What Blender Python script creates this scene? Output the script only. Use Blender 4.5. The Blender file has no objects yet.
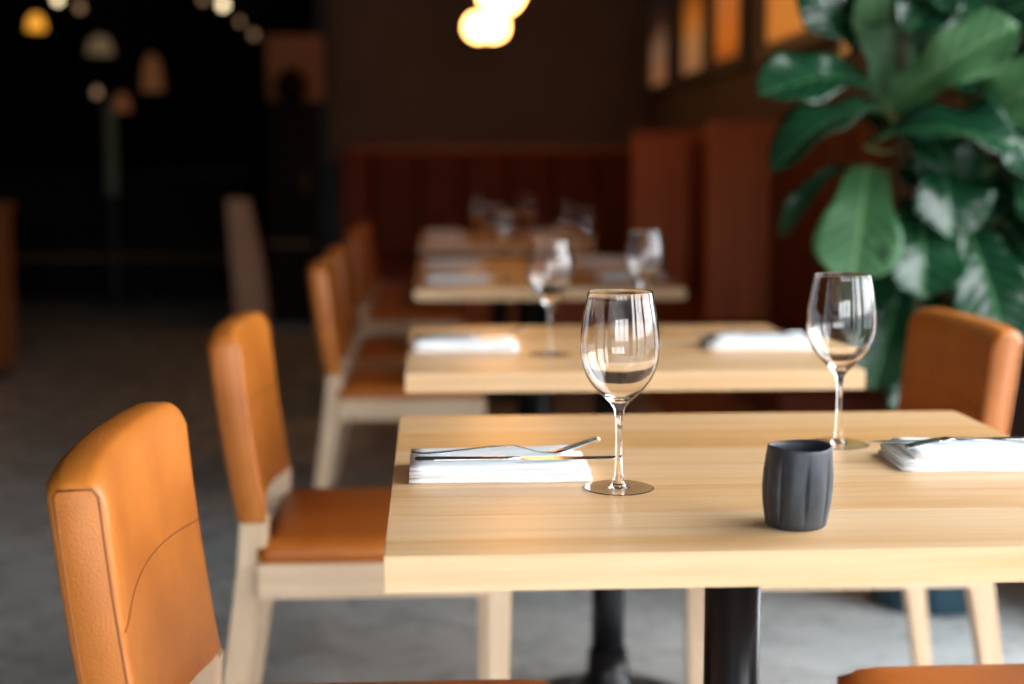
import bpy, bmesh, math, random
from mathutils import Vector, Matrix
PI = math.pi
random.seed(7)
scene = bpy.context.scene
col = scene.collection

# ------------------------------------------------------------------ camera
cam_d = bpy.data.cameras.new('camera'); cam = bpy.data.objects.new('camera', cam_d); col.objects.link(cam)
cam.location = (0, 0, 1.096); cam.rotation_euler = (PI/2 - 0.1206, 0, -0.0582)
cam_d.lens = 50; cam_d.sensor_width = 36; cam_d.clip_start = .05
cam_d.dof.use_dof = True; cam_d.dof.focus_distance = 1.52; cam_d.dof.aperture_fstop = 2.2
scene.camera = cam
# ------------------------------------------------------------------ world: overcast sky over grey ground
w = bpy.data.worlds.new('overcast_sky'); scene.world = w; w.use_nodes = True
nt = w.node_tree; nt.nodes.clear()
tc = nt.nodes.new('ShaderNodeTexCoord'); sx = nt.nodes.new('ShaderNodeSeparateXYZ')
rp = nt.nodes.new('ShaderNodeValToRGB'); bg = nt.nodes.new('ShaderNodeBackground'); wo = nt.nodes.new('ShaderNodeOutputWorld')
nt.links.new(tc.outputs['Generated'], sx.inputs[0]); nt.links.new(sx.outputs['Z'], rp.inputs[0])
e = rp.color_ramp.elements
e[0].position = 0.0; e[0].color = (.16, .17, .18, 1)
e[1].position = 0.06; e[1].color = (.93, .97, 1.0, 1)
nt.links.new(rp.outputs[0], bg.inputs[0]); bg.inputs[1].default_value = 10.0
nt.links.new(bg.outputs[0], wo.inputs[0])
scene.view_settings.view_transform = 'Standard'; scene.view_settings.look = 'None'
scene.view_settings.gamma = 1.0; scene.view_settings.use_curve_mapping = False
scene.view_settings.exposure = 0.18
cy = scene.cycles
cy.use_denoising = True; cy.caustics_refractive = True; cy.caustics_reflective = True; cy.max_bounces = 12; cy.transmission_bounces = 12; cy.glossy_bounces = 6
cy.diffuse_bounces = 4; cy.transparent_max_bounces = 12; cy.sample_clamp_indirect = 12; cy.blur_glossy = 0.0
WIN_R = [(-1.3, -.25), (-.15, .9), (1.0, 2.05), (2.15, 3.1)]   # right wall openings, along Y
WIN_B = [(-1.5, -.6), (-.5, .45), (.55, 1.5)]               # wall behind the camera, along X
WZ = (.10, 2.55); BZ = (.12, 1.85); FY = -2.4
def portal(name, loc, rot, sx_, sy_):
    l = bpy.data.lights.new(name, 'AREA'); l.shape = 'RECTANGLE'; l.size = sx_; l.size_y = sy_
    l.cycles.is_portal = True
    o = bpy.data.objects.new(name, l); o.location = loc; o.rotation_euler = rot; col.objects.link(o)
zc = (WZ[0]+WZ[1])/2; zh = WZ[1]-WZ[0]
portal('window_portal', (1.82, (WIN_R[0][0]+WIN_R[-1][1])/2, zc), (0, PI/2, 0), zh, WIN_R[-1][1]-WIN_R[0][0])
portal('window_portal', ((WIN_B[0][0]+WIN_B[-1][1])/2, FY-.19, (BZ[0]+BZ[1])/2), (PI/2, 0, 0), WIN_B[-1][1]-WIN_B[0][0], BZ[1]-BZ[0])

# ------------------------------------------------------------------ materials
def mat(name, color, rough=.5, metal=0, spec=.5, coat=0):
    m = bpy.data.materials.new(name); m.use_nodes = True
    b = m.node_tree.nodes['Principled BSDF']
    b.inputs['Base Color'].default_value = (*color, 1); b.inputs['Roughness'].default_value = rough
    b.inputs['Metallic'].default_value = metal; b.inputs['Specular IOR Level'].default_value = spec
    b.inputs['Coat Weight'].default_value = coat
    return m
def N(m, t): return m.node_tree.nodes.new(t)
def L(m, a, b): m.node_tree.links.new(a, b)
def B(m): return m.node_tree.nodes['Principled BSDF']
def coords(m, scale=(1,1,1), rand=False, space='Object'):
    t = N(m, 'ShaderNodeTexCoord'); mp = N(m, 'ShaderNodeMapping'); mp.inputs['Scale'].default_value = scale
    src = t.outputs[space]
    if rand:
        oi = N(m, 'ShaderNodeObjectInfo'); mu = N(m, 'ShaderNodeMath'); mu.operation = 'MULTIPLY'; mu.inputs[1].default_value = 37.0
        L(m, oi.outputs['Random'], mu.inputs[0])
        va = N(m, 'ShaderNodeVectorMath'); va.operation = 'ADD'; L(m, src, va.inputs[0]); L(m, mu.outputs[0], va.inputs[1]); src = va.outputs[0]
    L(m, src, mp.inputs['Vector']); return mp.outputs[0]
def noise(m, vec, scale, detail=4, rough=.55, dist=0):
    n = N(m, 'ShaderNodeTexNoise'); n.inputs['Scale'].default_value = scale; n.inputs['Detail'].default_value = detail
    n.inputs['Roughness'].default_value = rough; n.inputs['Distortion'].default_value = dist
    L(m, vec, n.inputs['Vector']); return n.outputs['Fac']
def ramp(m, fac, stops):
    r = N(m, 'ShaderNodeValToRGB'); L(m, fac, r.inputs[0]); el = r.color_ramp.elements
    while len(el) < len(stops): el.new(.5)
    for k, (p, c) in enumerate(stops): el[k].position = p; el[k].color = (*c, 1)
    return r.outputs[0]
def bump(m, h, strength, dist=.002):
    b = N(m, 'ShaderNodeBump'); b.inputs['Strength'].default_value = strength; b.inputs['Distance'].default_value = dist
    L(m, h, b.inputs['Height']); L(m, b.outputs[0], B(m).inputs['Normal'])
def mixc(m, a, b, fac, mode='MULTIPLY'):
    x = N(m, 'ShaderNodeMix'); x.data_type = 'RGBA'; x.blend_type = mode
    if isinstance(fac, float): x.inputs[0].default_value = fac
    else: L(m, fac, x.inputs[0])
    for k, v in ((6, a), (7, b)):
        if isinstance(v, tuple): x.inputs[k].default_value = (*v, 1)
        else: L(m, v, x.inputs[k])
    return x.outputs[2]

def wood(name, light, mid, dark, grain_axis, rough, tint=.25, coat=0, own=False):
    m = mat(name, mid, rough, coat=coat)
    s = [26, 26, 26]; s[grain_axis] = 1.3
    v = coords(m, tuple(s), rand=True)
    n1 = noise(m, v, 1.0, 5, .6, .6)
    s2 = [110, 110, 110]; s2[grain_axis] = 3.0
    n2 = noise(m, coords(m, tuple(s2), rand=True), 1.0, 3, .6)
    c = ramp(m, n1, [(.25, dark), (.5, mid), (.72, light)])
    f = ramp(m, n2, [(.3, (.8, .76, .7)), (.6, (1, 1, 1))])
    c = mixc(m, c, f, .55)
    oi = N(m, 'ShaderNodeObjectInfo')
    r = ramp(m, oi.outputs['Random'], [(0, (1-tint, 1-tint*1.35, 1-tint*1.9)), (.5, (1-tint*.35, 1-tint*.5, 1-tint*.7)), (1, (1, 1, 1))])
    c = mixc(m, c, oi.outputs['Color'] if own else r, 1.0)
    L(m, c, B(m).inputs['Base Color']); bump(m, n2, .12, .001)
    return m
M = {}
M['oak'] = wood('oiled_oak', (.81, .575, .35), (.77, .50, .27), (.67, .37, .145), 0, .34, .22, own=True)
M['beech'] = wood('pale_beech', (.78, .60, .42), (.72, .53, .36), (.62, .44, .28), 2, .5, .06)
M['beech_h'] = wood('pale_beech_rail', (.78, .60, .42), (.72, .53, .36), (.62, .44, .28), 0, .5, .06)
def leather(name, c1, c2, rough=.42):
    m = mat(name, c1, rough)
    v = coords(m, (1, 1, 1), rand=True)
    n1 = noise(m, v, 9, 4, .6, .3); c = ramp(m, n1, [(.3, c2), (.65, c1)]); L(m, c, B(m).inputs['Base Color'])
    vo = N(m, 'ShaderNodeTexVoronoi'); vo.inputs['Scale'].default_value = 420; L(m, v, vo.inputs['Vector'])
    n3 = noise(m, v, 700, 2); ad = N(m, 'ShaderNodeMath'); ad.operation = 'ADD'; L(m, vo.outputs['Distance'], ad.inputs[0]); L(m, n3, ad.inputs[1])
    bump(m, ad.outputs[0], .45, .0009)
    return m
M['leather'] = leather('tan_leather', (.56, .172, .020), (.45, .122, .012), .38); B(M['leather']).inputs['Specular IOR Level'].default_value = .6
M['leather_seat'] = leather('cognac_leather', (.50, .145, .018), (.40, .105, .012), .36)
M['seam'] = mat('seam_thread', (.26, .075, .010), .6)
M['booth'] = leather('red_brown_leather', (.16, .028, .007), (.11, .019, .005), .55); B(M['booth']).inputs['Specular IOR Level'].default_value = .2
M['booth_rail'] = wood('walnut', (.60, .18, .05), (.54, .15, .04), (.44, .115, .03), 2, .45, .1)
m = mat('polished_concrete', (.3, .3, .3), .22); M['floor'] = m
v = coords(m, (1, 1, 1), space='Generated' if False else 'Object')
n1 = noise(m, v, .9, 6, .62, .5); n2 = noise(m, v, 7, 5, .6, .2)
c = mixc(m, ramp(m, n1, [(.3, (.43, .46, .465)), (.7, (.63, .66, .655))]), ramp(m, n2, [(.3, (.75, .75, .75)), (.65, (1, 1, 1))]), .8)
L(m, c, B(m).inputs['Base Color']); L(m, ramp(m, n2, [(.3, (.2, .2, .2)), (.7, (.38, .38, .38))]), B(m).inputs['Roughness'])
bump(m, n2, .05, .003)
def plaster(name, c):
    m = mat(name, c, .85, spec=.2); n = noise(m, coords(m, (1, 1, 1)), 3, 5)
    L(m, ramp(m, n, [(.3, tuple(x*.85 for x in c)), (.7, c)]), B(m).inputs['Base Color']); bump(m, noise(m, coords(m), 60, 3), .1, .002); return m
M['wall'] = plaster('taupe_plaster', (.150, .112, .104))
M['dark'] = plaster('black_paint', (.008, .008, .008))
M['ceil'] = plaster('grey_ceiling', (.15, .15, .15))
M['bluegrey'] = mat('blue_black_paint', (.012, .02, .032), .6)
M['black'] = mat('black_enamel', (.005, .006, .008), .28, spec=.3)
M['iron'] = mat('black_iron', (.010, .011, .012), .42)
M['steel'] = mat('stainless_steel', (.62, .65, .66), .16, 1)
M['cup'] = mat('graphite_ceramic', (.034, .040, .050), .48)
n = noise(M['cup'], coords(M['cup']), 90, 4); L(M['cup'], ramp(M['cup'], n, [(.3, (.020, .025, .032)), (.7, (.036, .043, .052))]), B(M['cup']).inputs['Base Color']); bump(M['cup'], n, .1, .001)
m = mat('white_linen', (.86, .88, .90), .9, spec=.2); M['linen'] = m
w1 = N(m, 'ShaderNodeTexWave'); w1.inputs['Scale'].default_value = 260; L(m, coords(m), w1.inputs['Vector']); bump(m, w1.outputs['Fac'], .2, .0004)
m = bpy.data.materials.new('clear_glass'); m.use_nodes = True; M['glass'] = m
b = B(m); b.inputs['Base Color'].default_value = (1, 1, 1, 1); b.inputs['Roughness'].default_value = 0; b.inputs['IOR'].default_value = 1.47; b.inputs['Transmission Weight'].default_value = 1
m = bpy.data.materials.new('window_glass'); m.use_nodes = True; M['pane'] = m
tr = N(m, 'ShaderNodeBsdfTransparent'); gl = N(m, 'ShaderNodeBsdfGlossy'); gl.inputs['Roughness'].default_value = .02
mx = N(m, 'ShaderNodeMixShader'); mx.inputs[0].default_value = .06; L(m, tr.outputs[0], mx.inputs[1]); L(m, gl.outputs[0], mx.inputs[2])
L(m, mx.outputs[0], m.node_tree.nodes['Material Output'].inputs[0])
def emis(name, c, s):
    m = mat(name, c, .4); b = B(m); b.inputs['Emission Color'].default_value = (*c, 1); b.inputs['Emission Strength'].default_value = s; return m
M['globe'] = emis('lit_opal_globe', (1, .44, .12), 14.0)
M['bulb'] = emis('lit_cream_bulb', (1, .80, .48), 3.0)
M['bulb_dim'] = emis('dimmed_bulb', (1, .62, .34), .26)
M['amber'] = emis('amber_bulb', (1, .42, .04), .9)
M['copper'] = emis('copper_reflected_glow', (.5, .2, .08), .10)  # emission imitates a soft brown reflection, not a lit shade
M['paleglow'] = emis('pale_reflected_glow', (.5, .36, .2), .15)  # emission imitates a pale lamp reflection, not a lit shade
# leaf: glossy top with pale midrib and side veins; paler matt underside
def leafmat(name, c1, c2, vein, rough):
    m = mat(name, c1, rough); uv = N(m, 'ShaderNodeTexCoord'); sp = N(m, 'ShaderNodeSeparateXYZ'); L(m, uv.outputs['UV'], sp.inputs[0])
    def mth(op, a, b=None):
        x = N(m, 'ShaderNodeMath'); x.operation = op
        for k, v in enumerate((a, b)):
            if v is None: continue
            if isinstance(v, (int, float)): x.inputs[k].default_value = v
            else: L(m, v, x.inputs[k])
        return x.outputs[0]
    cx = mth('ABSOLUTE', mth('SUBTRACT', sp.outputs['X'], .5))
    mid = mth('LESS_THAN', cx, .022)
    ph = mth('SUBTRACT', mth('MULTIPLY', sp.outputs['Y'], 8.0), mth('MULTIPLY', cx, 5.0))
    fr = mth('ABSOLUTE', mth('SUBTRACT', mth('FRACT', ph), .5))
    vn = mth('MULTIPLY', mth('LESS_THAN', fr, .045), .7)
    v = mth('MAXIMUM', mid, vn)
    n = noise(m, coords(m, (1, 1, 1), rand=True), 12, 4)
    base = ramp(m, n, [(.3, c1), (.7, c2)])
    oi = N(m, 'ShaderNodeObjectInfo')
    base = mixc(m, base, ramp(m, oi.outputs['Random'], [(0, (.6, .75, .75)), (1, (1.0, 1.0, .9))]), 1.0)
    L(m, mixc(m, base, vein, v, 'MIX'), B(m).inputs['Base Color']); bump(m, mth('SUBTRACT', fr, mth('MULTIPLY', mid, .4)), .5, .006)
    return m
M['leaf'] = leafmat('leaf_upper', (.004, .036, .017), (.010, .062, .026), (.05, .15, .06), .22)
M['leaf_under'] = leafmat('leaf_underside', (.05, .15, .055), (.075, .20, .07), (.14, .28, .12), .45)
M['stem'] = mat('green_stem', (.16, .24, .08), .6)
M['trunk'] = mat('brown_trunk', (.09, .06, .035), .8)
M['pot'] = mat('teal_glazed_pot', (.012, .055, .085), .35)
M['soil'] = mat('potting_soil', (.02, .014, .01), .95)
M['cabinet'] = wood('brown_cabinet', (.34, .14, .055), (.28, .11, .04), (.2, .075, .03), 2, .5, .1)
M['tanpanel'] = wood('tan_panel', (.42, .20, .10), (.38, .17, .085), (.3, .13, .06), 2, .6, .1)
M['paleboard'] = wood('pale_board', (.6, .42, .32), (.55, .38, .28), (.45, .3, .22), 2, .7, .1)
M['brass'] = mat('dull_brass', (.16, .10, .04), .5, .3)
M['strip'] = mat('green_grey_streak', (.16, .19, .13), .3)
M['frame'] = mat('grey_frame', (.075, .07, .075), .5)
M['bottle'] = mat('dark_bottle', (.02, .03, .015), .1)

# ------------------------------------------------------------------ helpers
def obj(name, bm, material, parent=None, smooth=False, loc=None):
    me = bpy.data.meshes.new(name)
    if smooth:
        for f in bm.faces: f.smooth = True
    bm.normal_update(); bm.to_mesh(me); bm.free()
    for x in (material if isinstance(material, (list, tuple)) else [material]): me.materials.append(x)
    o = bpy.data.objects.new(name, me); col.objects.link(o)
    if parent: o.parent = parent
    if loc: o.location = loc
    return o
def tag(o, label, cat=None, group=None, kind=None):
    o['label'] = label
    if cat: o['category'] = cat
    if group: o['group'] = group
    if kind: o['kind'] = kind
    return o
def thing(name, label, cat, loc=(0, 0, 0), rz=0, group=None):
    o = bpy.data.objects.new(name, None); col.objects.link(o); o.location = loc; o.rotation_euler = (0, 0, rz); o.empty_display_size = .1
    return tag(o, label, cat, group)
def struct(name, bm, m, label, parent=None):
    o = obj(name, bm, m, parent); o['kind'] = 'structure'; o['label'] = label; return o
def dup(root, label, loc, rz=None, parent=None):
    r = root.copy(); col.objects.link(r)
    if parent is None:
        r.location = loc
        if rz is not None: r.rotation_euler = (0, 0, rz)
        r['label'] = label
    else: r.parent = parent
    for ch in list(root.children): dup(ch, None, None, None, r)
    return r
def box(bm, a, b, bev=0, seg=2):
    r = bmesh.ops.create_cube(bm, size=1); vs = r['verts']
    c = [(a[i]+b[i])/2 for i in range(3)]; s = [abs(b[i]-a[i]) for i in range(3)]
    for v in vs: v.co = Vector((v.co.x*s[0]+c[0], v.co.y*s[1]+c[1], v.co.z*s[2]+c[2]))
    if bev:
        es = list({e for v in vs for e in v.link_edges})
        bmesh.ops.bevel(bm, geom=es, offset=bev, segments=seg, affect='EDGES', profile=.5)
    return bm
def nbox(a, b, bev=0, seg=2): return box(bmesh.new(), a, b, bev, seg)
def rings(bm, rs, cap=True, close=False):
    R = [[bm.verts.new(p) for p in r] for r in rs]; n = len(R[0])
    pairs = list(zip(R, R[1:])) + ([(R[-1], R[0])] if close else [])
    for a, b in pairs:
        for i in range(n):
            j = (i+1) % n
            bm.faces.new((a[i], a[j], b[j], b[i]))
    if cap and not close: bm.faces.new(R[0][::-1]); bm.faces.new(R[-1])
    return bm
def lathe(bm, prof, n=32, c=(0, 0)):
    rs = []
    for r, z in prof: rs.append([(c[0]+r*math.cos(2*PI*k/n), c[1]+r*math.sin(2*PI*k/n), z) for k in range(n)])
    return rings(bm, rs)
def tube(bm, pts, rad, n=8, flat=1.0):
    pts = [Vector(p) for p in pts]; rs = []
    if not isinstance(rad, (list, tuple)): rad = [rad]*len(pts)
    ref = Vector((0, 0, 1))
    d0 = (pts[-1]-pts[0]).normalized()
    if abs(d0.z) > .9: ref = Vector((0, 1, 0))
    for k, p in enumerate(pts):
        d = (pts[min(k+1, len(pts)-1)]-pts[max(k-1, 0)]).normalized()
        s = d.cross(ref).normalized(); u = s.cross(d)
        rs.append([p+s*rad[k]*math.cos(2*PI*i/n)+u*rad[k]*flat*math.sin(2*PI*i/n) for i in range(n)])
    return rings(bm, rs)
def catmull(pts, k=6):
    P = [Vector(p) for p in pts]; out = []
    for i in range(len(P)-1):
        a = P[max(i-1, 0)]; b = P[i]; c = P[i+1]; d = P[min(i+2, len(P)-1)]
        for j in range(k):
            t = j/k
            out.append(.5*((2*b)+(c-a)*t+(2*a-5*b+4*c-d)*t*t+(3*b-a-3*c+d)*t**3))
    out.append(P[-1]); return out
def interp(tab, t):
    for (a, x), (b, y) in zip(tab, tab[1:]):
        if t <= b: return x+(y-x)*(t-a)/(b-a)
    return tab[-1][1]

# ------------------------------------------------------------------ room shell
RX = 1.60
struct('floor', nbox((-7, FY-.25, -.1), (1.9, 15, 0)), M['floor'], 'polished grey concrete floor')
struct('ceiling', nbox((-7, FY-.25, 3.3), (1.9, 15, 3.4)), M['ceil'], 'grey ceiling')
bm = bmesh.new(); T = .25
box(bm, (RX, FY-.25, 0), (RX+T, WIN_R[-1][1], WZ[0])); box(bm, (RX, FY-.25, WZ[1]), (RX+T, WIN_R[-1][1], 3.3))
box(bm, (RX, FY-.25, WZ[0]), (RX+T, WIN_R[0][0], WZ[1])); box(bm, (RX, WIN_R[-1][1], 0), (RX+T, 15, 3.3))
for (a, b), (c_, d) in zip(WIN_R, WIN_R[1:]): box(bm, (RX, b, WZ[0]), (RX+T, c_, WZ[1]))
struct('wall_right', bm, M['wall'], 'dark taupe wall along the booth')
bm = bmesh.new(); Y0 = FY
box(bm, (-7, Y0-T, 0), (RX+T, Y0, BZ[0])); box(bm, (-7, Y0-T, BZ[1]), (RX+T, Y0, 3.3)); box(bm, (-7, Y0-T, BZ[0]), (WIN_B[0][0], Y0, BZ[1])); box(bm, (WIN_B[-1][1], Y0-T, BZ[0]), (RX+T, Y0, BZ[1]))
for (a, b), (c_, d) in zip(WIN_B, WIN_B[1:]): box(bm, (b, Y0-T, BZ[0]), (c_, Y0, BZ[1]))
struct('wall_front', bm, M['wall'], 'wall with tall windows behind the viewpoint')
struct('wall_back', nbox((-.78, 10.5, 0), (RX, 10.75, 3.3)), M['wall'], 'dark taupe wall behind the far booth')
struct('wall_far', nbox((-7, 14.8, 0), (RX, 15, 3.3)), M['dark'], 'black wall at the far end of the bar area')
struct('wall_left', nbox((-7, FY-.25, 0), (-6.8, 15, 3.3)), M['dark'], 'dark wall of the bar area')
k = 0
for (a, b) in WIN_R:
    k += 1; bm = bmesh.new()
    for y in (a, b-.04): box(bm, (RX+.1, y, WZ[0]), (RX+.15, y+.04, WZ[1]))
    for z in (WZ[0], WZ[1]-.04): box(bm, (RX+.1, a+.04, z), (RX+.15, b-.04, z+.04))
    o = struct('window_%d' % k, bm, M['iron'], 'tall dark-framed window in the right wall')
    obj('pane', nbox((RX+.12, a+.04, WZ[0]+.04), (RX+.126, b-.04, WZ[1]-.04)), M['pane'], o)
for (a, b) in WIN_B:
    k += 1; bm = bmesh.new()
    for x in (a, b-.04): box(bm, (x, Y0-.15, BZ[0]), (x+.04, Y0-.1, BZ[1]))
    for z in (BZ[0], BZ[1]-.04): box(bm, (a+.04, Y0-.15, z), (b-.04, Y0-.1, z+.04))
    o = struct('window_%d' % k, bm, M['iron'], 'tall dark-framed window behind the viewpoint')
    obj('pane', nbox((a+.04, Y0-.126, BZ[0]+.04), (b-.04, Y0-.12, BZ[1]-.04)), M['pane'], o)
struct('trim_1', nbox((-.80, 10.38, 0), (-.70, 10.5, 3.3), .006), M['bluegrey'], 'blue-black post at the end of the taupe wall')

# ------------------------------------------------------------------ tables
TX0, TW, TD, TT, TZ = -.043, .80, .738, .034, .75
planks = [.150, .165, .168, .125, .130]
plank_tint = [(1, 1, 1, 1), (.97, .91, .82, 1), (1, .99, .98, 1), (.93, .80, .60, 1), (.98, .92, .84, 1)]
def table(y0, label):
    t = thing('dining_table', label, 'table', (TX0+TW/2, y0+TD/2, 0), 0, 'oak dining tables')
    y = -TD/2
    for i, wd in enumerate(planks):
        p = obj('plank', nbox((-TW/2, 0, -TT), (TW/2, wd-.0002, 0), .0009, 2), M['oak'], t, loc=(0, y, TZ)); y += wd
        p.color = plank_tint[i]
    bm = bmesh.new(); lathe(bm, [(.034, .10), (.033, .25), (.033, TZ-TT-.012)], 32)
    obj('column', bm, M['black'], t, True)
    bm = bmesh.new(); lathe(bm, [(.182, 0), (.186, .007), (.182, .013), (.13, .020), (.085, .032), (.056, .055), (.042, .085), (.038, .13)], 48)
    obj('foot_plate', bm, M['black'], t, True)
    bm = bmesh.new()
    for a in (PI/4, -PI/4):
        n0 = len(bm.verts); box(bm, (-.26, -.02, TZ-TT-.012), (.26, .02, TZ-TT))
        bm.verts.ensure_lookup_table(); bmesh.ops.rotate(bm, verts=bm.verts[n0:], cent=(0, 0, 0), matrix=Matrix.Rotation(a, 3, 'Z'))
    obj('top_bracket', bm, M['iron'], t)
    return t
TY = [1.253, 2.412, 4.15, 4.895, 6.52, 7.265]
which = ['nearest', 'second', 'third', 'fourth', 'fifth', 'sixth and farthest']
for i, y in enumerate(TY):
    lab = ['nearest oak plank table, holding the dark grey cup', 'second oak table from the front, right behind the nearest table',
           'third oak table from the front, front half of the first joined pair', 'fourth oak table, rear half of the first joined pair',
           'fifth oak table, front half of the farther joined pair', 'farthest oak table, rear half of the farther joined pair'][i]
    table(y, lab)

# ------------------------------------------------------------------ chairs
def back_section(v):
    """closed outline of the backrest in XZ at v in -1..1 across the chair; x forward"""
    e_ = max(0, (abs(v)-.80)/.20)
    zt = .818 - .008*e_*e_; zb = .486 + .012*(1-v*v)
    sag = -.020*(1-v*v)
    th = 1 - .10*e_*e_
    def c(z):
        t = (z-.486)/.33
        return -.237 - .060*t + .017*t*t          # centre line
    def h(z): return (.0275 + .003*(z-.486)/.33)*th
    r = .026; pts = []
    zs = [zb+.008, zb+.05, zb+.11, zb+.17, zb+.23, zt-.05, zt-r]
    for z in zs: pts.append((c(z)+h(z)+sag, z))
    for a in (.35, .7, 1.0, 1.25): pts.append((c(zt-r)+(h(zt-r)-r)+r*math.cos(a)+sag-.002, zt-r+r*math.sin(a)))
    for a in (PI-1.25, PI-1.0, PI-.7, PI-.35): pts.append((c(zt-r)-(h(zt-r)-r)+r*math.cos(a)+sag-.002, zt-r+r*math.sin(a)))
    for z in reversed(zs): pts.append((c(z)-h(z)+sag, z))
    pts.append((c(zb)-h(zb)+.008+sag, zb)); pts.append((c(zb)+h(zb)-.008+sag, zb))
    return pts
CW = .222
def front_x(v, z):
    t = (z-.486)/.33
    return -.237-.060*t+.017*t*t + (.0275+.003*t)*(1-.10*max(0, (abs(v)-.8)/.2)**2) - .020*(1-v*v)
def make_chair():
    t = thing('dining_chair', 'x', 'chair', group='tan leather dining chairs')
    bm = bmesh.new(); vs = [-1, -.985, -.95, -.88, -.75, -.55, -.3, 0, .3, .55, .75, .88, .95, .985, 1]
    rs = []
    for v in vs:
        sec = back_section(v); k_ = {1: .86, .985: .965}.get(abs(v), 1)
        cx = sum(p[0] for p in sec)/len(sec); cz = sum(p[1] for p in sec)/len(sec)
        rs.append([(cx+(x-cx)*k_, v*CW, cz+(z-cz)*(1-(1-k_)*.25)) for x, z in sec][::-1])
    rings(bm, rs); back = obj('backrest', bm, M['leather'], t, True)
    # seams: outline of each side panel, and the curved yoke seam across the front
    for s in (-1, 1):
        bm = bmesh.new(); P = []
        def cl(z):
            u = (z-.486)/.33; return -.237-.060*u+.017*u*u
        for z in (.49, .55, .62, .69, .75, .795): P.append((cl(z)-.0205, s*CW*.9985, z))
        P.append((cl(.80)-.017, s*CW*.998, .8005)); P.append((cl(.80)+.015, s*CW*.998, .8015))
        for z in (.795, .75, .69, .62, .55, .49): P.append((cl(z)+.0205, s*CW*.9985, z))
        tube(bm, P, .0013, 6); obj('seam', bm, M['seam'], back, True)
    bm = bmesh.new(); P = []
    for i in range(41):
        v = -1+2*i/40; a = (v+1)/2
        z = .664 + .012*math.sin(PI*a)
        P.append((front_x(v*.985, z)+.0002, v*CW*.985, z))
    tube(bm, P, .0012, 6); obj('seam', bm, M['seam'], back, True)
    # cushion
    bm = bmesh.new(); n = 12; rows = []
    nx, ny = 13, 13
    sx0, sx1 = -.230, .212
    def cush(u, v):
        x = sx0+(sx1-sx0)*u; y = v*.222
        if u > .85: y *= 1-.10*((u-.85)/.15)**2
        edge = max(abs(v), abs(2*u-1))
        z = .453 + .012*(1-edge**2)
        return x, y, z
    top = [[None]*ny for _ in range(nx)]
    outline = []
    for i in range(nx):
        for j in range(ny):
            u = .5-.5*math.cos(PI*i/(nx-1)); v = -math.cos(PI*j/(ny-1))
            u = .5*u+.5*i/(nx-1); v = .5*v+.5*(-1+2*j/(ny-1))
            top[i][j] = (u, v)
    T_ = [[bm.verts.new(Vector(cush(*top[i][j]))+Vector((0, 0, -.010 if i in (0, nx-1) or j in (0, ny-1) else 0))) for j in range(ny)] for i in range(nx)]
    Bm = [[bm.verts.new(Vector(cush(*top[i][j]))*1) for j in range(ny)] for i in range(nx)]
    for i in range(nx):
        for j in range(ny): Bm[i][j].co.z = .4175
    for i in range(nx-1):
        for j in range(ny-1):
            bm.faces.new((T_[i][j], T_[i+1][j], T_[i+1][j+1], T_[i][j+1])); bm.faces.new((Bm[i][j], Bm[i][j+1], Bm[i+1][j+1], Bm[i+1][j]))
    for i in range(nx-1):
        bm.faces.new((T_[i][0], Bm[i][0], Bm[i+1][0], T_[i+1][0])); bm.faces.new((T_[i+1][-1], Bm[i+1][-1], Bm[i][-1], T_[i][-1]))
    for j in range(ny-1):
        bm.faces.new((T_[0][j+1], Bm[0][j+1], Bm[0][j], T_[0][j])); bm.faces.new((T_[-1][j], Bm[-1][j], Bm[-1][j+1], T_[-1][j+1]))
    obj('seat_cushion', bm, M['leather_seat'], t, True)
    # rails
    for s in (-1, 1):
        obj('side_rail', nbox((-.232, s*.218-.011, .355), (.17, s*.218+.011, .4175), .003), M['beech_h'], t)
    obj('front_rail', nbox((.176, -.185, .358), (.198, .185, .417), .003), M['beech'], t)
    obj('back_rail', nbox((-.232, -.2, .358), (-.21, .2, .417), .003), M['beech'], t)
    # legs
    for s in (-1, 1):
        bm = bmesh.new(); rs = []
        for z, cx, wx, wy in ((0, .183, .017, .014), (.30, .187, .021, .017), (.417, .188, .0225, .018)):
            y = s*.214
            rs.append([(cx-wx, y-wy, z), (cx+wx, y-wy, z), (cx+wx, y+wy, z), (cx-wx, y+wy, z)])
        rings(bm, rs); bmesh.ops.bevel(bm, geom=list(bm.edges), offset=.003, segments=2, affect='EDGES'); obj('leg', bm, M['beech'], t)
        bm = bmesh.new(); rs = []
        for z, cx, wx, wy in ((0, -.306, .016, .014), (.20, -.278, .020, .016), (.40, -.244, .0245, .018), (.500, -.236, .0245, .018)):
            y = s*.200
            rs.append([(cx-wx, y-wy, z), (cx+wx, y-wy, z), (cx+wx, y+wy, z), (cx-wx, y+wy, z)])
        rings(bm, rs); bmesh.ops.bevel(bm, geom=list(bm.edges), offset=.003, segments=2, affect='EDGES'); obj('leg', bm, M['beech'], t)
    return t
chairs = [(-.050, 1.535, 0, 'tan leather chair in the left foreground, nearest of all, beside the nearest table'),
          (-.070, 2.645, 0, 'tan leather chair with pale wood legs at the left end of the second table'),
          (.735, 2.645, PI, 'tan leather chair at the right end of the second table, before the leafy plant'),
          (.737, 1.553, PI, 'chair at the right end of the nearest table, only its seat in view'),
          (-.045, 4.42, 0, 'third tan leather chair back in the left row, at the third table'),
          (-.045, 5.165, 0, 'fourth chair back in the left row, at the fourth table'),
          (-.06, 6.64, 0, 'fifth chair back in the left row, at the fifth table'),
          (-.06, 7.55, 0, 'last and farthest chair of the left row, at the farthest table')]
c0 = make_chair()
for i, (x, y, rz, lab) in enumerate(chairs):
    if i == 0: c0.location = (x, y, 0); c0['label'] = lab
    else: dup(c0, lab, (x, y, 0), rz)

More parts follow.
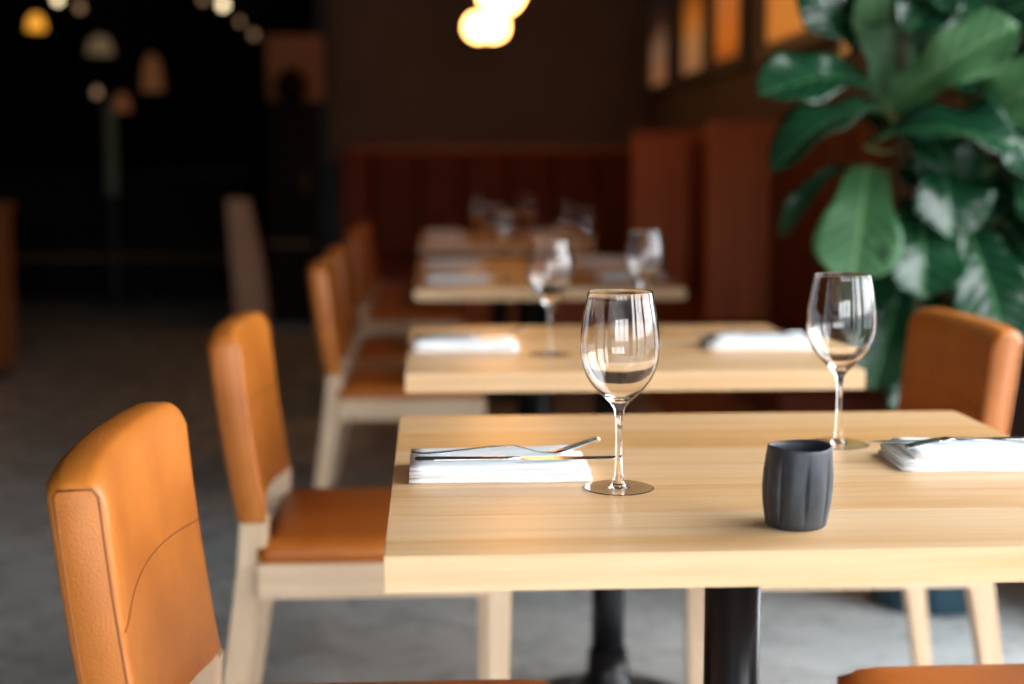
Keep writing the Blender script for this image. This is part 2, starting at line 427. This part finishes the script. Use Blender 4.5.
# ------------------------------------------------------------------ wine glasses
def make_glass():
    outer = [(.0, .0), (.0372, .0), (.0384, .0004), (.0387, .0007), (.0384, .0010), (.0377, .0012), (.0370, .0012), (.0362, .0012), (.0130, .0013), (.0122, .0013), (.0095, .0022), (.0072, .0048), (.0062, .009), (.0045, .018), (.0038, .035), (.0037, .060), (.0042, .078), (.0058, .087),
             (.0105, .0945), (.0185, .102), (.0275, .111), (.0350, .1215), (.0402, .1335), (.0428, .146), (.0432, .157), (.0422, .172), (.0398, .190), (.0366, .207), (.0351, .2150), (.0349, .2157)]
    inner = [(.0345, .2160), (.0342, .2157), (.0342, .2150), (.0357, .207), (.0389, .190), (.0413, .172), (.0423, .157), (.0419, .146), (.0392, .1335), (.0337, .1222), (.0260, .1122), (.0170, .1042), (.0085, .0990), (.0, .0970)]
    prof = outer[1:]+inner[:-1]
    t = thing('wine_glass', 'x', 'wine glass', group='wine glasses on the tables'); n = 56
    iz = next(k for k, q in enumerate(prof) if abs(q[1]-.009) < 1e-6); ib = next(k for k, q in enumerate(prof) if abs(q[1]-.087) < 1e-6)
    for nm, k0_, k1_ in (('foot', 0, iz), ('stem', iz, ib), ('bowl', ib, len(prof)-1)):
        bm = bmesh.new()
        R = [[bm.verts.new((r*math.cos(2*PI*k/n), r*math.sin(2*PI*k/n), z)) for k in range(n)] for r, z in prof[k0_:k1_+1]]
        for a, b in zip(R, R[1:]):
            for i in range(n): bm.faces.new((a[i], a[(i+1) % n], b[(i+1) % n], b[i]))
        if nm == 'foot':
            c1 = bm.verts.new((0, 0, 0))
            for i in range(n): bm.faces.new((c1, R[0][(i+1) % n], R[0][i]))
        if nm == 'bowl':
            c2 = bm.verts.new((0, 0, .0970))
            for i in range(n): bm.faces.new((R[-1][i], R[-1][(i+1) % n], c2))
        g_ = obj(nm, bm, M['glass'], t, True)
        if nm == 'foot':
            for q in list(g_.data.polygons)[-n:]: q.use_smooth = False
    return t
# ------------------------------------------------------------------ napkins and cutlery
def make_napkin():
    t = thing('folded_napkin', 'x', 'napkin', group='white folded napkins')
    Wn, Dn = .204, .108
    for kk, (z0, z1, inset) in enumerate(((0, .0060, 0), (.0060, .0092, .0012), (.0092, .0142, .0006), (.0142, .0190, .0030))):
        bm = bmesh.new(); rs = []; nx = 14
        for i in range(nx):
            a = i/(nx-1); x = -Wn/2+inset*.4+(Wn-inset*(.8+3*kk*.5))*a
            wob = .0012*math.sin(a*7+kk*2)+.0008*math.sin(a*17+kk)
            za = z0 + (.0007*math.sin(a*5+kk) if kk else 0); zb = z1-.0003+.0007*math.sin(a*6+kk)+(.004*max(0, a-.75)/.25 if kk == 3 else 0)*.5
            y0 = -Dn/2+inset+wob; y1 = Dn/2-inset*.5+wob
            hm = (za+zb)/2; rr = (zb-za)/2; ry = rr*.55
            e_ = .75 if i in (0, nx-1) else 1.0
            sec = [(y1, za), (y0+ry, za), (y0+ry*.3, hm-rr*.7), (y0, hm), (y0+ry*.3, hm+rr*.7), (y0+ry, zb), (y0+Dn*.35, zb+.0006), (y0+Dn*.7, zb-.0004), (y1-rr*.3, zb+(.0012 if kk == 3 else 0))]
            rs.append([(x, y, hm+(z-hm)*e_) for y, z in sec])
        rings(bm, rs); obj('fold', bm, M['linen'], t, True)
    return t
def make_fork(down=False):
    t = thing('dinner_fork', 'x', 'fork', group='forks on the napkins')
    hz = (.0025, .003, .006, .0095, .0115, .0125, .0125) if down else (.0022, .0012, .0045, .0085, .0078, .0012, .0008)
    nz = (.0125, .0122, .0105) if down else (.0008, .0014, .0034)
    tz = (.0108, .0085, .0050, .0014) if down else (.0030, .0075, .0130, .0160)
    P = catmull([(x, 0, z) for x, z in zip((-.100, -.080, -.040, 0, .022, .046, .060), hz)], 4)
    n = len(P); rad = [.0055+(.0024-.0055)*min(1, i/(n*.6)) for i in range(n)]
    bm = bmesh.new(); tube(bm, P, rad, 10, .32); obj('handle', bm, M['steel'], t, True)
    H = catmull([(x, 0, z) for x, z in zip((.058, .068, .078), nz)], 3)
    bm = bmesh.new(); tube(bm, H, [.0030, .005, .0078, .0095, .0103, .0105, .0105], 10, .12); obj('head', bm, M['steel'], t, True)
    for j in range(4):
        y = -.0084+.0056*j
        bm = bmesh.new(); tube(bm, catmull([(x, y*q, z) for x, q, z in zip((.076, .090, .106, .118), (1, 1, .96, .94), tz)], 3), [.0016]*9+[.0007], 6, .6); obj('tine', bm, M['steel'], t, True)
    return t
def make_knife():
    t = thing('table_knife', 'x', 'knife', group='knives on the napkins')
    bm = bmesh.new(); tube(bm, [(-.1, 0, .0035), (-.097, 0, .0035), (-.06, 0, .0035), (0, 0, .0035), (.018, 0, .0035)], [.003, .0062, .0058, .0046, .0040], 12, .5); obj('handle', bm, M['steel'], t, True)
    bm = bmesh.new(); rs = []
    for x, a, b in ((.015, -.0035, .0035), (.028, -.006, .005), (.06, -.0085, .0055), (.10, -.0085, .005), (.122, -.005, .0042), (.131, .0015, .0035)):
        rs.append([(x, a, .0026), (x, b, .0022), (x, b, .0040), (x, a, .0032)])
    rings(bm, rs); obj('blade', bm, M['steel'], t)
    return t
g0, n0, f0, k0 = make_glass(), make_napkin(), make_fork(), make_knife(); f1 = make_fork(True)
first = {}
def place(kind, src, loc, rz, lab):
    if kind not in first: first[kind] = 1; src.location = loc; src.rotation_euler = (0, 0, rz); src['label'] = lab; return src
    return dup(src, lab, loc, rz)
tn = ['nearest table', 'second table', 'third table', 'fourth table', 'fifth table', 'farthest table']
# per table: left napkin centre, right napkin centre, glasses
sets = []
base_l = (.078, .348); base_r = (.648, .382)
sets.append((1.253, (.078, 1.602-1.253), (.648, 1.630-1.253), (.205, 1.515-1.253), (.516, 1.748-1.253)))
sets.append((2.412, (.068, .345), (.640, .340), (.226, .235), (.463, .622)))
sets.append((4.15, (.090, .30), (.640, .36), (.235, .27), (.52, .55)))
sets.append((4.895, (.085, .30), (.640, .36), (.235, .27), (.52, .50)))
sets.append((6.52, (.08, .30), (.640, .36), (.24, .27), (.50, .55)))
sets.append((7.265, (.08, .40), (.640, .36), (.24, .30), (.50, .55)))
for i, (y0, nl, nr, gl_, gr) in enumerate(sets):
    place('g', g0, (gl_[0], y0+gl_[1], TZ+.0004), 0, 'left wine glass on the %s%s' % (tn[i], ', in sharp focus by the napkin' if i == 0 else ''))
    place('g', g0, (gr[0], y0+gr[1], TZ+.0004), 0, 'right wine glass on the %s%s' % (tn[i], ', behind the dark grey cup' if i == 0 else ''))
    for side, (nx_, ny_), rz in (('left', nl, 0), ('right', nr, PI)):
        z1 = TZ+.0205
        place('n', n0, (nx_, y0+ny_, TZ), rz if not (i == 0 and side == 'right') else PI-.05, 'folded white napkin at the %s end of the %s' % (side, tn[i]))
        if side == 'left':
            place('f', f0, (nx_+.000, y0+ny_+.012, z1), .02, 'fork with raised tines on the left napkin of the %s' % tn[i])
            place('k', k0, (nx_+.004, y0+ny_-.034, z1), -.0, 'knife along the front of the left napkin of the %s' % tn[i])
        else:
            place('fd', f1, (nx_+.025, y0+ny_-.020, z1), PI-.03, 'fork turned tines down on the right napkin of the %s' % tn[i])
            place('k', k0, (nx_+.0, y0+ny_+.016, z1), PI+.04, 'knife on the right napkin of the %s' % tn[i])

# ------------------------------------------------------------------ cup
bm = bmesh.new(); n = 144; prof = [(.0, 0), (.0285, 0), (.0305, .002), (.0318, .010), (.0338, .024), (.0348, .040), (.0345, .055), (.0332, .068), (.0322, .0755), (.0318, .0785), (.0310, .0795), (.0298, .0785), (.0290, .074), (.0292, .055), (.028, .02), (.022, .008), (0, .007)]
rs = []
for k_, (r, z) in enumerate(prof[1:-1]):
    ring = []
    for i in range(n):
        a = 2*PI*i/n; g = 0
        if k_ < 10:
            env = max(0, math.sin(PI*min(1, max(0, (z-.004)/.066))))
            ph = ((a+.16+.10*math.sin(a*2))*9/(2*PI)) % 1.0; dd = min(ph, 1-ph)
            g = -.0046*env*math.exp(-(dd/.055)**2) - .0008*env*math.cos(2*PI*ph)
        rr = r*.97+g+.0005*math.sin(3*a+1)
        ring.append((rr*math.cos(a)+.03*z, rr*math.sin(a), z + (.0011*math.sin(2*a+.6) if z > .07 else 0)))
    rs.append(ring)
rings(bm, rs); cup = obj('ceramic_cup', bm, M['cup'], None, True, (.357, 1.346, TZ)); cup.rotation_euler = (0, 0, 0)
tag(cup, 'dark graphite ceramic cup with grooved barrel sides on the nearest table', 'cup')

# ------------------------------------------------------------------ booth benches, partitions
def bench_side(y0, y1, label):
    t = thing('booth_bench', label, 'bench', (1.27, (y0+y1)/2, 0), 0, 'booth benches')
    h_ = (y1-y0)/2
    obj('plinth', nbox((-.22, -h_, 0), (.32, h_, .33)), M['booth_rail'], t)
    obj('seat_cushion', nbox((-.26, -h_+.005, .332), (.19, h_-.005, .46), .03, 3), M['booth'], t)
    n_ = max(2, round((y1-y0)/.42)); dy = 2*h_/n_
    for i in range(n_): obj('back_panel', nbox((.16, -h_+i*dy+.004, .465), (.25, -h_+(i+1)*dy-.004, 1.255), .02, 3), M['booth'], t)
    obj('cap_rail', nbox((.20, -h_, 1.258), (.325, h_, 1.29), .004), M['booth_rail'], t)
    obj('back_board', nbox((.252, -h_, .33), (.325, h_, 1.256)), M['booth_rail'], t)
bench_side(4.02, 5.94, 'red-brown upholstered bench beside the third and fourth tables')
bench_side(6.06, 7.84, 'red-brown upholstered bench beside the fifth and farthest tables')
def partition(y, x0, x1, z, label):
    t = thing('booth_partition', label, 'partition', ((x0+x1)/2, y, 0), 0, 'booth partitions')
    hw = (x1-x0)/2
    obj('panel', nbox((-hw, -.04, 0), (hw, .04, z-.022), .008), M['booth_rail'], t)
    obj('cap_rail', nbox((-hw, -.05, z-.02), (hw, .05, z), .004), M['booth_rail'], t)
partition(6.0, 1.18, 1.598, 1.295, 'red-brown wooden partition between the two side benches')
partition(7.9, 1.13, 1.598, 1.305, 'red-brown wooden partition at the far end of the farther side bench')
t = thing('booth_bench', 'long red-brown bench against the far taupe wall', 'bench', (.5, 10.2, 0), 0, 'booth benches')
obj('plinth', nbox((-1.05, -.35, 0), (1.05, .28, .33)), M['booth_rail'], t)
obj('seat_cushion', nbox((-1.04, -.40, .332), (1.04, .06, .46), .03, 3), M['booth'], t)
for i in range(6): obj('back_panel', nbox((-.9+i*.325+.004, .06, .465), (-.9+(i+1)*.325-.004, .16, 1.225), .02, 3), M['booth'], t)
obj('cap_rail', nbox((-1.05, .10, 1.228), (1.05, .29, 1.255), .004), M['booth_rail'], t)
obj('end_panel', nbox((-1.09, -.42, 0), (-.905, .29, 1.226), .008), M['booth'], t)

# ------------------------------------------------------------------ pictures on the right wall
def printmat(name, stops, nscale):
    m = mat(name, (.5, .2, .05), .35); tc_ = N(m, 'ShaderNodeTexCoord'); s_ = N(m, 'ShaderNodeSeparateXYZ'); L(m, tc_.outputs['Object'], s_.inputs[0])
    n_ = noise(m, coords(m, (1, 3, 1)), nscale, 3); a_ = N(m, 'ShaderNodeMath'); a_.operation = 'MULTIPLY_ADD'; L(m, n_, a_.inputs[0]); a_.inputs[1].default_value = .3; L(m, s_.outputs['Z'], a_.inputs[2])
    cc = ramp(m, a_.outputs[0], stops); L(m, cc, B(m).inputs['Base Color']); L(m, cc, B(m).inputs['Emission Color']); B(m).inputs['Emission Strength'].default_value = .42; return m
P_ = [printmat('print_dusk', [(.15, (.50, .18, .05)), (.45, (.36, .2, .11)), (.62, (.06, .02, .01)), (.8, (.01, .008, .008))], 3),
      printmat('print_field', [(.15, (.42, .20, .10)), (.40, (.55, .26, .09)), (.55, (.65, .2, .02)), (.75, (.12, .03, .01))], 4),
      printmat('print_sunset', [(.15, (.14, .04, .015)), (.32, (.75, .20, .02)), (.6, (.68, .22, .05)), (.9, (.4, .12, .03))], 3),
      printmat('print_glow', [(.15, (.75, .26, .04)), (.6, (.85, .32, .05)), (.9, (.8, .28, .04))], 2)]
for i, (a, b, lab) in enumerate(((9.3, 10.2, 'backlit framed panel, farthest on the right wall, dark above and tan below'), (8.05, 8.95, 'backlit framed panel with tan and orange bands, second from the far end'),
                             (7.1, 7.95, 'backlit framed deep orange panel, third from the far end'), (5.5, 6.75, 'backlit framed bright orange panel, half hidden by the plant'))):
    z0, z1 = 1.60, 2.75
    t = thing('backlit_picture', lab, 'picture', (RX, (a+b)/2, z0), 0, 'backlit pictures on the right wall')
    h_ = (b-a)/2
    for y in (-h_, h_-.07): obj('frame_bar', nbox((-.05, y, 0), (0, y+.07, z1-z0), .004), M['frame'], t)
    for z in (0, z1-z0-.07): obj('frame_bar', nbox((-.05, -h_+.07, z), (0, h_-.07, z+.07), .004), M['frame'], t)
    obj('print', nbox((-.02, -h_+.071, .071), (-.004, h_-.071, z1-z0-.071)), P_[i], t)

# ------------------------------------------------------------------ pendant globes
def pendant(x, y, z, r, lab):
    t = thing('pendant_lamp', lab, 'lamp', (x, y, z), 0, 'opal globe pendants')
    bm = bmesh.new(); bmesh.ops.create_uvsphere(bm, u_segments=32, v_segments=18, radius=r); obj('globe', bm, M['globe'], t, True)
    bm = bmesh.new(); lathe(bm, [(.03, r-.008), (.032, r+.012), (.02, r+.045), (.008, r+.06)], 20); obj('socket', bm, M['brass'], t, True)
    bm = bmesh.new(); lathe(bm, [(.004, r+.055), (.004, 3.28-z)], 8); obj('cord', bm, M['iron'], t)
    bm = bmesh.new(); lathe(bm, [(.05, 3.275-z), (.055, 3.285-z), (.055, 3.3-z)], 24); obj('ceiling_rose', bm, M['brass'], t)
pendant(.345, 6.8, 1.925, .11, 'lit round globe pendant, uppermost and nearest of the cluster')
pendant(.375, 8.2, 1.90, .080, 'lit round globe pendant, lower right of the cluster')
pendant(.315, 9.0, 1.975, .085, 'lit round globe pendant, lower left of the cluster')
pendant(.37, 5.2, 1.93, .11, 'lit round globe pendant above the third and fourth tables')

# ------------------------------------------------------------------ fiddle-leaf fig
PX, PY = 1.27, 3.47
plant = thing('fiddle_leaf_fig', 'tall fiddle leaf fig with big glossy leaves in a teal pot', 'plant', (PX, PY, 0))
def at(p): return Vector(p)-Vector((PX, PY, 0))
bm = bmesh.new(); lathe(bm, [(.135, 0), (.150, .01), (.168, .25), (.175, .40), (.178, .415), (.170, .42), (.160, .41), (.155, .36), (.02, .355)], 48); obj('pot', bm, M['pot'], plant, True)
bm = bmesh.new(); lathe(bm, [(.150, .352), (.154, .366), (.08, .372), (.01, .374)], 32); obj('soil', bm, M['soil'], plant, True)
stems = [[(.02, .0, .36), (-.05, -.02, .65), (-.11, -.06, .95), (-.14, -.08, 1.25), (-.13, -.08, 1.60), (-.10, -.06, 1.95)],
         [(.03, .02, .36), (.05, .02, .70), (.03, -.04, 1.0), (.02, -.09, 1.3), (.05, -.06, 1.7)],
         [(-.02, .03, .36), (-.07, .06, .70), (-.08, .05, 1.1), (-.03, .04, 1.5)]]
SP = []
for s_ in stems:
    c_ = catmull(s_, 6); SP += c_; bm = bmesh.new(); tube(bm, c_, [.016-.010*i/len(c_) for i in range(len(c_))], 10); obj('trunk', bm, M['trunk'], plant, True)
WT = [(0, .03), (.04, .30), (.12, .52), (.25, .60), (.38, .64), (.52, .82), (.66, .98), (.76, 1.0), (.86, .90), (.94, .62), (.98, .36), (1.0, .05)]
def leaf(b, tip, wd, nrm, arch=.12, fold=.25, wave=.12, flip=False):
    b = at(b); tip = at(tip); u = tip-b; Ln = u.length; u.normalize()
    nn = Vector(nrm); nn = (nn-u*nn.dot(u)).normalized(); s = u.cross(nn)
    NL, NW = 18, 5; ph = random.random()*6; bm = bmesh.new(); uvl = bm.loops.layers.uv.new('UVMap')
    th = .0009; G = []
    for side in (1, -1):
        rows = []
        for i in range(NL+1):
            t = i/NL; hw = .5*wd*interp(WT, t); row = []
            for j in range(-NW, NW+1):
                c = j/NW
                off = arch*Ln*4*t*(1-t) - arch*Ln*.9*t*t + fold*abs(c)**1.5*hw + wave*hw*c*c*math.sin(t*13+ph+(1.3 if c > 0 else 0)) - .05*hw*math.exp(-(c/.12)**2)
                row.append((bm.verts.new(b+u*Ln*t+s*c*hw+nn*(off+side*th)), (c*.5*interp(WT, t)+.5, t)))
            rows.append(row)
        G.append(rows)
    def face(vs, mi):
        f = bm.faces.new([v[0] for v in vs]); f.material_index = mi; f.smooth = True
        for l, v in zip(f.loops, vs): l[uvl].uv = v[1]
    n_ = 2*NW+1; up, lo = (0, 1) if not flip else (1, 0)
    for i in range(NL):
        for j in range(n_-1):
            a = G[0]; face((a[i][j], a[i+1][j], a[i+1][j+1], a[i][j+1])[::-1], up)
            a = G[1]; face((a[i][j], a[i][j+1], a[i+1][j+1], a[i+1][j])[::-1], lo)
        for j, d in ((0, 0), (n_-1, 1)):
            q = (G[0][i][j], G[1][i][j], G[1][i+1][j], G[0][i+1][j]); face(q if d else q[::-1], 0)
    for i in (0, NL):
        for j in range(n_-1): face((G[0][i][j], G[0][i][j+1], G[1][i][j+1], G[1][i][j]), 0)
    lf = obj('leaf', bm, [M['leaf'], M['leaf_under']], plant)
    near = min(SP, key=lambda p: (p-b).length+.6*max(0, p.z-b.z+.02))
    bm = bmesh.new(); mid = (near+b)/2+Vector((0, 0, -.01)); tube(bm, catmull([near, mid, b, b+u*.03+nn*(.008)], 3), [.0042, .004, .0038, .0036, .0035, .0034, .0033, .003, .0028, .0024], 6)
    obj('petiole', bm, M['stem'], lf, True)
LV = [((1.062, 3.4, 1.30), (.765, 3.25, 1.285), .17, (-.1, -.75, .65), .10, .25, .15, False),
      ((1.098, 3.5, 1.388), (.885, 3.4, 1.525), .17, (0, -.9, .3), .10, .2, .15, False),
      ((1.099, 3.35, 1.218), (.783, 3.22, 1.135), .15, (.15, -.30, .95), .16, .3, .2, False),
      ((1.035, 3.33, 1.105), (.962, 3.18, .850), .205, (-.25, -.92, .1), .06, .1, .08, True),
      ((1.044, 3.5, 1.108), (.854, 3.45, .955), .065, (.2, -.35, .9), .15, .3, .15, False),
      ((1.119, 3.45, 1.24), (1.080, 3.38, 1.545), .18, (0, -1, .1), .05, .2, .12, True),
      ((1.086, 3.35, 1.235), (1.320, 3.2, 1.430), .17, (.15, -.80, .55), .10, .2, .2, True),
      ((1.025, 3.33, 1.15), (1.300, 3.12, 1.175), .20, (0, -.55, .85), .12, .3, .25, False),
      ((1.137, 3.4, 1.107), (1.275, 3.26, .985), .17, (-.1, -.8, .6), .12, .3, .2, False),
      ((1.165, 3.36, 1.03), (1.130, 3.18, .818), .215, (0, -.85, .5), .10, .3, .2, False),
      ((1.264, 3.3, .966), (1.300, 3.12, .715), .20, (-.2, -.8, .5), .08, .2, .1, False),
      ((1.263, 3.35, 1.166), (1.408, 3.18, 1.315), .18, (.2, -.75, .6), .1, .2, .15, True),
      ((1.301, 3.5, 1.155), (1.400, 3.45, .972), .16, (0, -.95, .2), .08, .2, .1, True),
      ((1.125, 3.4, 1.44), (1.235, 3.22, 1.470), .15, (0, -.4, .9), .15, .3, .25, False),
      ((1.301, 3.3, 1.235), (1.400, 3.18, 1.075), .17, (.1, -.8, .55), .12, .3, .2, False),
      ((1.147, 3.4, .815), (1.050, 3.28, .586), .16, (-.2, -.85, .4), .1, .3, .15, False),
      ((1.192, 3.5, .821), (1.270, 3.38, .556), .18, (.1, -.9, .4), .1, .2, .15, False),
      ((1.20, 3.36, 1.14), (1.20, 3.20, .955), .19, (.1, -.8, .55), .12, .3, .2, False),
      ((1.389, 3.4, .974), (1.480, 3.28, .787), .18, (.2, -.8, .5), .1, .2, .15, False),
      ((1.36, 3.35, 1.10), (1.47, 3.2, .93), .18, (.2, -.8, .5), .1, .2, .15, False)]
LV += [((1.24, 3.38, 1.30), (1.40, 3.22, 1.20), .18, (.1, -.7, .7), .14, .3, .25, False),
       ((1.16, 3.42, 1.20), (1.24, 3.25, 1.06), .17, (-.15, -.85, .5), .14, .35, .25, False),
       ((1.33, 3.42, .90), (1.40, 3.28, .68), .18, (.1, -.85, .5), .12, .25, .2, False),
       ((1.10, 3.42, .98), (1.02, 3.30, .76), .16, (-.2, -.85, .4), .1, .3, .2, False),
       ((1.22, 3.42, .70), (1.16, 3.30, .47), .17, (0, -.9, .4), .1, .3, .2, False),
       ((1.20, 3.44, 1.36), (1.26, 3.30, 1.56), .17, (.1, -.9, .3), .08, .2, .15, False),
       ((1.30, 3.42, 1.40), (1.46, 3.28, 1.52), .17, (.2, -.8, .5), .1, .2, .15, False)]
for a in LV: leaf(*a)
for i in range(34):   # the rest of the crown, behind and above
    p = random.choice(SP); zz = random.uniform(.55, 1.95)
    p = min(SP, key=lambda q_: abs(q_.z-zz)+random.random()*.15)
    an = random.uniform(-.2*PI, 1.25*PI); rr = random.uniform(.03, .08)
    b_ = Vector((PX+p.x+rr*math.cos(an), PY+p.y+rr*math.sin(an)+.02, p.z))
    ln = random.uniform(.2, .29); el = random.uniform(-.7, .5)
    tp = b_+Vector((math.cos(an)*math.cos(el), math.sin(an)*math.cos(el), math.sin(el)))*ln
    tp.x = min(tp.x, 1.52); b_.x = min(b_.x, 1.46)
    if tp.x < .98 and tp.z < 1.62: continue
    leaf(b_, tp, random.uniform(.14, .2), (-.3*math.cos(an), -.5-.2*math.sin(an), .75), .12, .25, .18, False)
for i in range(10):
    an = -PI/2+random.uniform(-1.3, 1.3); p = random.choice([q_ for q_ in SP if q_.z > 1.55])
    b_ = Vector((PX+p.x+.05*math.cos(an), PY+p.y+.05*math.sin(an), p.z)); el = random.uniform(0, .9)
    tp = b_+Vector((math.cos(an)*math.cos(el), math.sin(an)*math.cos(el), math.sin(el)))*.26; tp.x = min(tp.x, 1.52)
    leaf(b_, tp, .17, (0, -.5, .8), .12, .25, .18, False)

# ------------------------------------------------------------------ dark bar area at the left and far back
t = thing('host_cabinet', 'brown wooden cabinet at the left edge of the view', 'cabinet', (-2.62, 7.5, 0))
obj('body', nbox((-.40, -.25, .06), (.40, .25, .89), .004), M['cabinet'], t)
obj('top', nbox((-.42, -.27, .891), (.42, .27, .925), .004), M['cabinet'], t)
obj('plinth', nbox((-.37, -.22, 0), (.37, .22, .059)), M['iron'], t)
for s in (-1, 1):
    d_ = obj('door', nbox((s*.198-.19, -.268, .09), (s*.198+.19, -.2505, .87), .003), M['cabinet'], t)
    obj('handle', nbox((s*.03-.006, -.285, .45), (s*.03+.006, -.2685, .6), .003), M['iron'], d_)
t = thing('bar_counter', 'long black bar counter in the dark background', 'bar', (-3.3, 12.4, 0))
obj('front_panel', nbox((-2.6, -.3, 0), (1.75, .3, 1.05)), M['dark'], t)
obj('worktop', nbox((-2.65, -.36, 1.052), (1.8, .36, 1.095), .005), M['black'], t)
bm = bmesh.new(); tube(bm, [(-2.5, -.42, .372), (1.72, -.42, .372)], .024, 12); obj('foot_rail', bm, M['brass'], t, True)
for x in (-2.3, -1.3, -.3, .7, 1.6): obj('rail_bracket', nbox((x-.02, -.42, .36), (x+.02, -.3, .385), .003), M['brass'], t)
t = thing('back_bar_shelf', 'tall dark shelving unit behind the bar counter', 'shelf', (-2.9, 14.55, 0))
for x in (-1.5, -.5, .5, 1.5): obj('upright', nbox((x-.03, -.2, 0), (x+.03, .2, 2.6)), M['dark'], t)
for z in (.1, 1.2, 1.65, 2.1, 2.55):
    for k_ in range(3): obj('shelf_board', nbox((-1.465+k_, -.19, z), (-.535+k_, .19, z+.03)), M['dark'], t)
t = thing('tall_cabinet', 'tall black cabinet standing left of the blue-black post', 'cabinet', (-.92, 10.0, 0))
obj('body', nbox((-.17, -.2, .05), (.13, .2, 1.55), .004), M['dark'], t)
obj('plinth', nbox((-.15, -.18, 0), (.11, .18, .049)), M['iron'], t)
d_ = obj('door', nbox((-.165, -.216, .62), (.125, -.2005, 1.54), .003), M['dark'], t); obj('handle', nbox((.08, -.235, .95), (.095, -.2165, 1.1), .003), M['brass'], d_)
obj('door', nbox((-.165, -.216, .07), (.125, -.2005, .575), .003), M['dark'], t)
obj('shelf_edge', nbox((-.17, -.222, .585), (.13, -.2005, .605), .002), M['brass'], t)
bm = bmesh.new(); lathe(bm, [(.05, 0), (.085, .03), (.115, .10), (.105, .16), (.06, .2), (.05, .215), (.06, .23), (.05, .228)], 32)
tag(obj('round_vase', bm, M['dark'], None, True, (-.93, 9.93, 1.551)), 'round black vase on top of the tall black cabinet', 'vase')
t = thing('wooden_screen', 'square tan wooden panel hung above the tall black cabinet', 'panel', (-.94, 10.3, 1.58))
for i in range(3): obj('board', nbox((-.20+i*.135, -.02, 0), (-.20+(i+1)*.135-.003, .02, .46), .004), M['tanpanel'], t)
for x in (-.15, .15):
    bm = bmesh.new(); tube(bm, [(x, 0, .455), (x, 0, 1.72)], .004, 6); obj('hanging_wire', bm, M['iron'], t)
t = thing('leaning_board', 'pale wooden folding board standing beside the tall black cabinet', 'board', (-1.24, 9.75, 0))
for s, lean in ((-1, 0), (1, 1)):
    bm = bmesh.new(); rs = []
    for z, cx, hw, y in ((0, .05, .105, .11), (.45, .01, .10, .06), (.9, -.045, .075, .014)):
        yy = s*y
        rs.append([(cx-hw, yy-.012, z), (cx+hw, yy-.012, z), (cx+hw, yy+.012, z), (cx-hw, yy+.012, z)])
    rings(bm, rs); obj('leaf_board', bm, M['paleboard'], t)
bm = bmesh.new(); tube(bm, [(-.12, 0, .905), (.03, 0, .905)], .012, 10); obj('hinge', bm, M['iron'], t, True)
t = thing('streak_panel', 'narrow upright green-grey panel in the dark bar area', 'glass panel', (-2.5, 11.5, 0))  # panel built for a vertical green-grey streak of unclear origin
obj('pane', nbox((-.045, -.008, .9), (.045, .008, 1.62), .002), M['strip'], t)
obj('post', nbox((-.02, -.02, .02), (.02, .02, .899), .003), M['iron'], t); obj('foot', nbox((-.15, -.15, 0), (.15, .15, .019), .003), M['iron'], t)
def bulb(x, y, z, r, m, lab, cat='lamp'):
    t = thing('hanging_bulb', lab, cat, (x, y, z), 0, 'small lamps over the bar')
    bm = bmesh.new(); lathe(bm, [(.001, -r), (r*.5, -r*.87), (r*.87, -r*.5), (r, 0), (r*.87, r*.5), (r*.55, r*.95), (r*.4, r*1.3)], 20); obj('glass_bulb', bm, M[m], t, True)
    bm = bmesh.new(); lathe(bm, [(r*.42, r*1.28), (r*.42, r*1.9), (.004, r*2.1), (.004, 3.29-z)], 12); obj('socket_and_cord', bm, M['iron'], t)
for (x, z, r, m, lab) in ((-2.747, 2.351, .028, 'bulb', 'bright cream bulb at the upper left of the dark bar area'), (-2.587, 2.293, .03, 'bulb_dim', 'dim bulb just right of the upper left bright bulb'),
                        (-1.678, 2.358, .026, 'bulb_dim', 'dim bulb left of the brightest bar bulb at the top edge'), (-1.53, 2.322, .032, 'bulb', 'bright cream bulb over the middle of the dark bar area'),
                        (-1.407, 2.198, .022, 'bulb_dim', 'faint small bulb below right of the bright middle bulb'), (-1.305, 2.102, .026, 'bulb_dim', 'dim bulb nearest to the square tan panel'),
                        (-2.484, 1.668, .03, 'bulb_dim', 'small dim bulb right above the narrow green-grey panel')):
    bulb(x, 11.0, z, r, m, lab)
def shade(x, z, r, h_, m, lab):
    t = thing('pendant_lamp', lab, 'lamp', (x*1.027, 11.3, 1.096+(z-1.096)*1.027), 0, 'shaded pendants over the bar')
    bm = bmesh.new(); lathe(bm, [(r, -h_), (r*1.02, -h_*.96), (r*.75, h_*.5), (r*.3, h_), (r*.28, h_*.98), (r*.7, h_*.45), (r*.96, -h_*.93)], 28); obj('shade', bm, M[m], t, True)
    bm = bmesh.new(); lathe(bm, [(.004, h_), (.004, 3.29-z)], 8); obj('cord', bm, M['iron'], t)
shade(-2.914, 2.189, .07, .06, 'amber', 'glowing amber pendant shade at the upper left of the bar area')
shade(-2.45, 2.023, .10, .07, 'paleglow', 'dim cream reflected glow built as a pendant shade, between the amber lamp and the copper glows')  # added shade shape carrying a reflected lamp glow
shade(-2.07, 1.82, .085, .14, 'copper', 'tall faint copper reflected glow built as a pendant shade in the bar area')  # this shade and the next are added to carry soft brown reflections
shade(-2.30, 1.60, .07, .07, 'copper', 'small faint copper reflected glow built as a shade, low beside the tall one')
